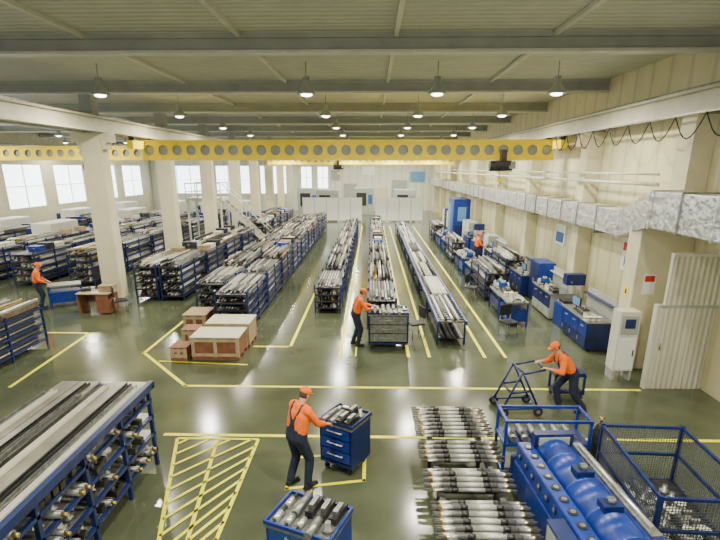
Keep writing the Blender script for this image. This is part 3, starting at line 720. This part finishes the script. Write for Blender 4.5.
# mezzanine stairs
c=top('access_stair','grey steel access stair with landing and handrails','stairs',(-9.55,32.5,0))
mb=MB()
for s in(-.42,.42): mb.box((1.5,s,1.5),(4.25,.05,.22),LGREY,Matrix.Rotation(math.radians(45),3,'Y'))
mb.obj('stringer',c)
for k in range(12): MB().b2(2.85-k*.25-.14,2.85-k*.25+.14,-.43,.43,.15+k*.25,.18+k*.25,STEELM).obj('tread',c)
MB().b2(-2.2,.1,-.9,.9,3.02,3.2,LGREY).obj('landing',c)
mb=MB()
for s in(-.88,.88):
    mb.cyl((-2.15,s,4.1),(.05,s,4.1),.035,LGREY); mb.cyl((-2.15,s,3.6),(.05,s,3.6),.025,LGREY)
    for x in(-2.15,-1.4,-.7,.05): mb.cyl((x,s,3.1),(x,s,4.1),.03,LGREY)
for s in(-.45,.45): mb.cyl((.05,s,4.05),(3.0,s,1.1),.03,LGREY); mb.cyl((3.0,s,0),(3.0,s,1.1),.03,LGREY); mb.cyl((1.5,s,1.55),(1.5,s,2.6),.025,LGREY)
mb.obj('handrail',c)
for x in(-2.1,0): 
    for s in(-.8,.8): MB().b2(x-.05,x+.05,s-.05,s+.05,0,3.02,LGREY).obj('support_post',c)
# ---------------------------------------------------------------- people
def ik(a,b,l1,l2,pole):
    a=Vector(a);b=Vector(b);d=b-a;L=d.length
    if L>(l1+l2)*.995: b=a+d.normalized()*(l1+l2)*.995; d=b-a; L=d.length
    n=d.normalized(); x=(l1*l1-l2*l2+L*L)/(2*L); h=math.sqrt(max(0,l1*l1-x*x))
    p=Vector(pole); p=(p-n*p.dot(n)); p.normalize()
    return a+n*x+p*h,b
def remesh(o,v):
    m=o.modifiers.new('remesh','REMESH'); m.mode='VOXEL'; m.voxel_size=v; m.use_smooth_shade=True
    s=o.modifiers.new('smooth','SMOOTH'); s.iterations=3; s.factor=.5
def person(label,loc,rz,pelvis=(0,0,.93),lean=0,hands=None,feet=((-.11,0),(.11,0)),hp=.2,vox=.008,curl=.6):
    P=top('person',label,'person',loc,rz)
    pel=Vector(pelvis); s=Vector((0,math.sin(lean),math.cos(lean))); fw=Vector((0,math.cos(lean),-math.sin(lean))); X=Vector((1,0,0))
    waist=pel+s*.14; chest=pel+s*.36; shb=pel+s*.47; neck=pel+s*.53
    hup=Vector((0,math.sin(hp),math.cos(hp))); hf=Vector((0,math.cos(hp),-math.sin(hp)))
    HR=Matrix((X,hf,hup)).transposed(); TR=Matrix((X,fw,s)).transposed()
    hc=neck+hup*.16
    b=MB(); sh=MB(); ov=MB(); bt=MB()
    m=SKIN
    b.ell(hc+hup*.02,(.074,.092,.098),m,HR); b.ell(hc-hup*.045+hf*.018,(.056,.068,.07),m,HR); b.ell(hc-hup*.095+hf*.055,(.028,.025,.02),m,HR)
    b.cap(hc+hf*.09+hup*.012,hc+hf*.108-hup*.028,.010,.015,m)
    b.ell(hc+hf*.078+hup*.035,(.055,.018,.012),m,HR)
    for sx in(-1,1): b.ell(hc+X*sx*.076-hup*.005,(.010,.020,.032),m,HR)
    b.cap(neck-s*.06,hc-hup*.06,.058,.052,m)
    for mm,e in((b,0),(sh,.022)):
        M_=SKIN if mm is b else ORANGE
        for sx in(-1,1):
            mm.cap(pel+X*sx*.065,chest+X*sx*.075,.105+e,.115+e,M_)
            mm.cap(chest+X*sx*.07,shb+X*sx*.10,.112+e,.075+e,M_)
        mm.cap(shb-X*.16,shb+X*.16,.062+e,.062+e,M_)
    ov.cap(pel-X*.06,waist-X*.06,.14,.135,NAVY); ov.cap(pel+X*.06,waist+X*.06,.14,.135,NAVY)
    ov.ell(pel+s*.25+fw*.05,(.15,.105,.16),NAVY,TR)
    ov.ell(pel+s*.2-fw*.04,(.13,.105,.12),NAVY,TR)
    for sx in(-1,1):
        a0=pel+s*.30-fw*.13+X*sx*.04; a1=shb+s*.07-fw*.06+X*sx*.10; a2=shb+s*.07+fw*.05+X*sx*.11; a3=pel+s*.37+fw*.14+X*sx*.09
        for p,q in((pel+s*.18-fw*.13,a0),(a0,shb-s*.05-fw*.115+X*sx*.09),(shb-s*.05-fw*.115+X*sx*.09,a1),(a1,a2),(a2,a3)): ov.cap(p,q,.02,.02,NAVY)
    for i,sx in enumerate((-1,1)):
        hip=pel+X*sx*.095-s*.02
        an=Vector((feet[i][0],feet[i][1],.10)); kn,an=ik(hip,an,.425,.42,(sx*.08,1,0))
        b.cap(hip,kn,.085,.057,m); b.cap(kn,an,.055,.038,m)
        ov.cap(hip,kn,.108,.078,NAVY); ov.cap(kn,an+Vector((0,0,.01)),.078,.064,NAVY)
        b.cap(an-Vector((0,0,.045)),an+Vector((0,.13,-.06)),.034,.026,m)
        bt.cap(an+Vector((0,-.03,-.045)),an+Vector((sx*.012,.15,-.062)),.053,.038,BLACK); bt.cap(an+Vector((0,0,-.03)),an+Vector((0,0,.05)),.05,.052,BLACK)
        bt.box(an+Vector((0,.05,-.088)),(.085,.27,.024),BLACK)
    hands=hands or ((-.28,.1,.85),(.28,.1,.85))
    for i,sx in enumerate((-1,1)):
        shj=shb+X*sx*.185-s*.01
        el,wr=ik(shj,hands[i],.29,.26,(sx*.6,-.7,-.5))
        b.cap(shj,el,.052,.040,m); b.cap(el,wr,.039,.027,m)
        sh.cap(shj,el,.070,.058,ORANGE); sh.cap(el,el.lerp(wr,.55),.057,.050,ORANGE)
        dr=(wr-el).normalized(); n=dr.cross(X*sx); n=n if n.length>.2 else Vector((0,0,1)); n.normalize()
        side=dr.cross(n).normalized()
        down=n if n.z<0 else -n
        HM=Matrix((side,dr,down)).transposed()
        b.ell(wr+dr*.05,(.042,.055,.018),m,HM)
        ths=-sx if side.x>0 else sx
        for k,(off,l) in enumerate(((-.030,.068),(-.010,.078),(.010,.074),(.029,.058))):
            r0=wr+dr*.088+side*off
            d1=(dr*math.cos(curl*.6)+down*math.sin(curl*.6)); d2=(dr*math.cos(curl*1.7)+down*math.sin(curl*1.7))
            b.cap(r0-dr*.02,r0+d1*l*.5,.0095,.0088,m); b.cap(r0+d1*l*.5,r0+d1*l*.5+d2*l*.5,.0088,.0075,m)
        t0=wr+dr*.03+side*ths*.030; t1=t0+(dr*.6+side*ths*.7+down*.3).normalized()*.04; t2=t1+(dr*.9+down*.4+side*ths*.1).normalized()*.032
        b.cap(t0,t1,.013,.011,m); b.cap(t1,t2,.011,.009,m)
    body=b.obj('body',P); remesh(body,vox)
    o=sh.obj('shirt',P,label='orange work shirt'); remesh(o,max(vox,.011))
    o=ov.obj('overalls',P,label='navy bib overalls'); remesh(o,max(vox,.011))
    o=bt.obj('boots',P,label='black work boots'); remesh(o,max(vox,.01))
    h=MB(); h.ell(hc+hup*.01-hf*.012,(.081,.09,.085),HAIR,HR); 
    h.obj('hair',body)
    cp=MB(); cp.ell(hc+hup*.055-hf*.004,(.09,.106,.075),ORANGE,HR); cp.ell(hc+hup*.05+hf*.10,(.065,.065,.009),ORANGE,HR); cp.ell(hc+hup*.132,.01,ORANGE)
    cp.obj('cap',P,label='orange peaked cap')
    for sx in(-1,1): MB().ell(hc+hf*.083+X*sx*.03+hup*.012,(.012,.008,.008),EYE,HR).obj('eye',body)
    MB().ell(hc+hf*.086-hup*.058,(.022,.006,.006),LIP,HR).obj('mouth',body)
person('person in orange shirt and navy overalls working over a tool trolley',(-1.17,6.92,0),math.radians(-42),lean=.22,hands=((-.12,.46,1.02),(.20,.48,1.03)),feet=((-.14,-.05),(.15,.08)),hp=.55,vox=.007)
person('person in orange shirt and navy overalls at the assembly bench',(-.45,13.7,0),math.radians(-78),lean=.26,hands=((-.15,.54,1.14),(.2,.52,1.12)),feet=((-.12,-.05),(.13,.05)),hp=.5,vox=.009)
person('person in orange shirt leaning forward and pushing a blue cart',(4.2,9.7,0),math.radians(94),pelvis=(0,-.02,.88),lean=.62,hands=((-.22,.56,1.06),(.22,.56,1.06)),feet=((-.12,-.32),(.12,.12)),hp=.55,vox=.008)
person('person in orange shirt and dark overalls standing beside a rack',(-12.2,17.3,0),math.radians(-60),lean=.08,hands=((-.2,.32,1.0),(.2,.32,1.0)),hp=.35,vox=.01)
person('person in orange shirt standing at a wall workbench',(5.6,26.4,0),math.radians(-90),lean=.1,hands=((-.2,.4,1.0),(.2,.4,1.0)),hp=.35,vox=.012)
tA.put(-11.55,17.85,0,math.radians(-60))
# remove kit originals that were never placed
def kill(o):
    for k in KIDS.get(o.name,[]): kill(k)
    bpy.data.objects.remove(o)
for p in POOLS:
    if not p.u: kill(p.o)
# ---------------------------------------------------------------- light & camera
w=bpy.data.worlds.new('World'); bpy.context.scene.world=w; w.use_nodes=True
w.node_tree.nodes['Background'].inputs[0].default_value=(1,.98,.92,1); w.node_tree.nodes['Background'].inputs[1].default_value=.9
cam=bpy.data.cameras.new('camera'); co=bpy.data.objects.new('camera',cam); COL.objects.link(co)
co.location=(0,0,5); co.rotation_euler=(math.radians(90-16.8),0,math.radians(1.335))
cam.sensor_width=36; cam.lens=24.65; cam.shift_y=47/720; cam.clip_end=200
bpy.context.scene.camera=co
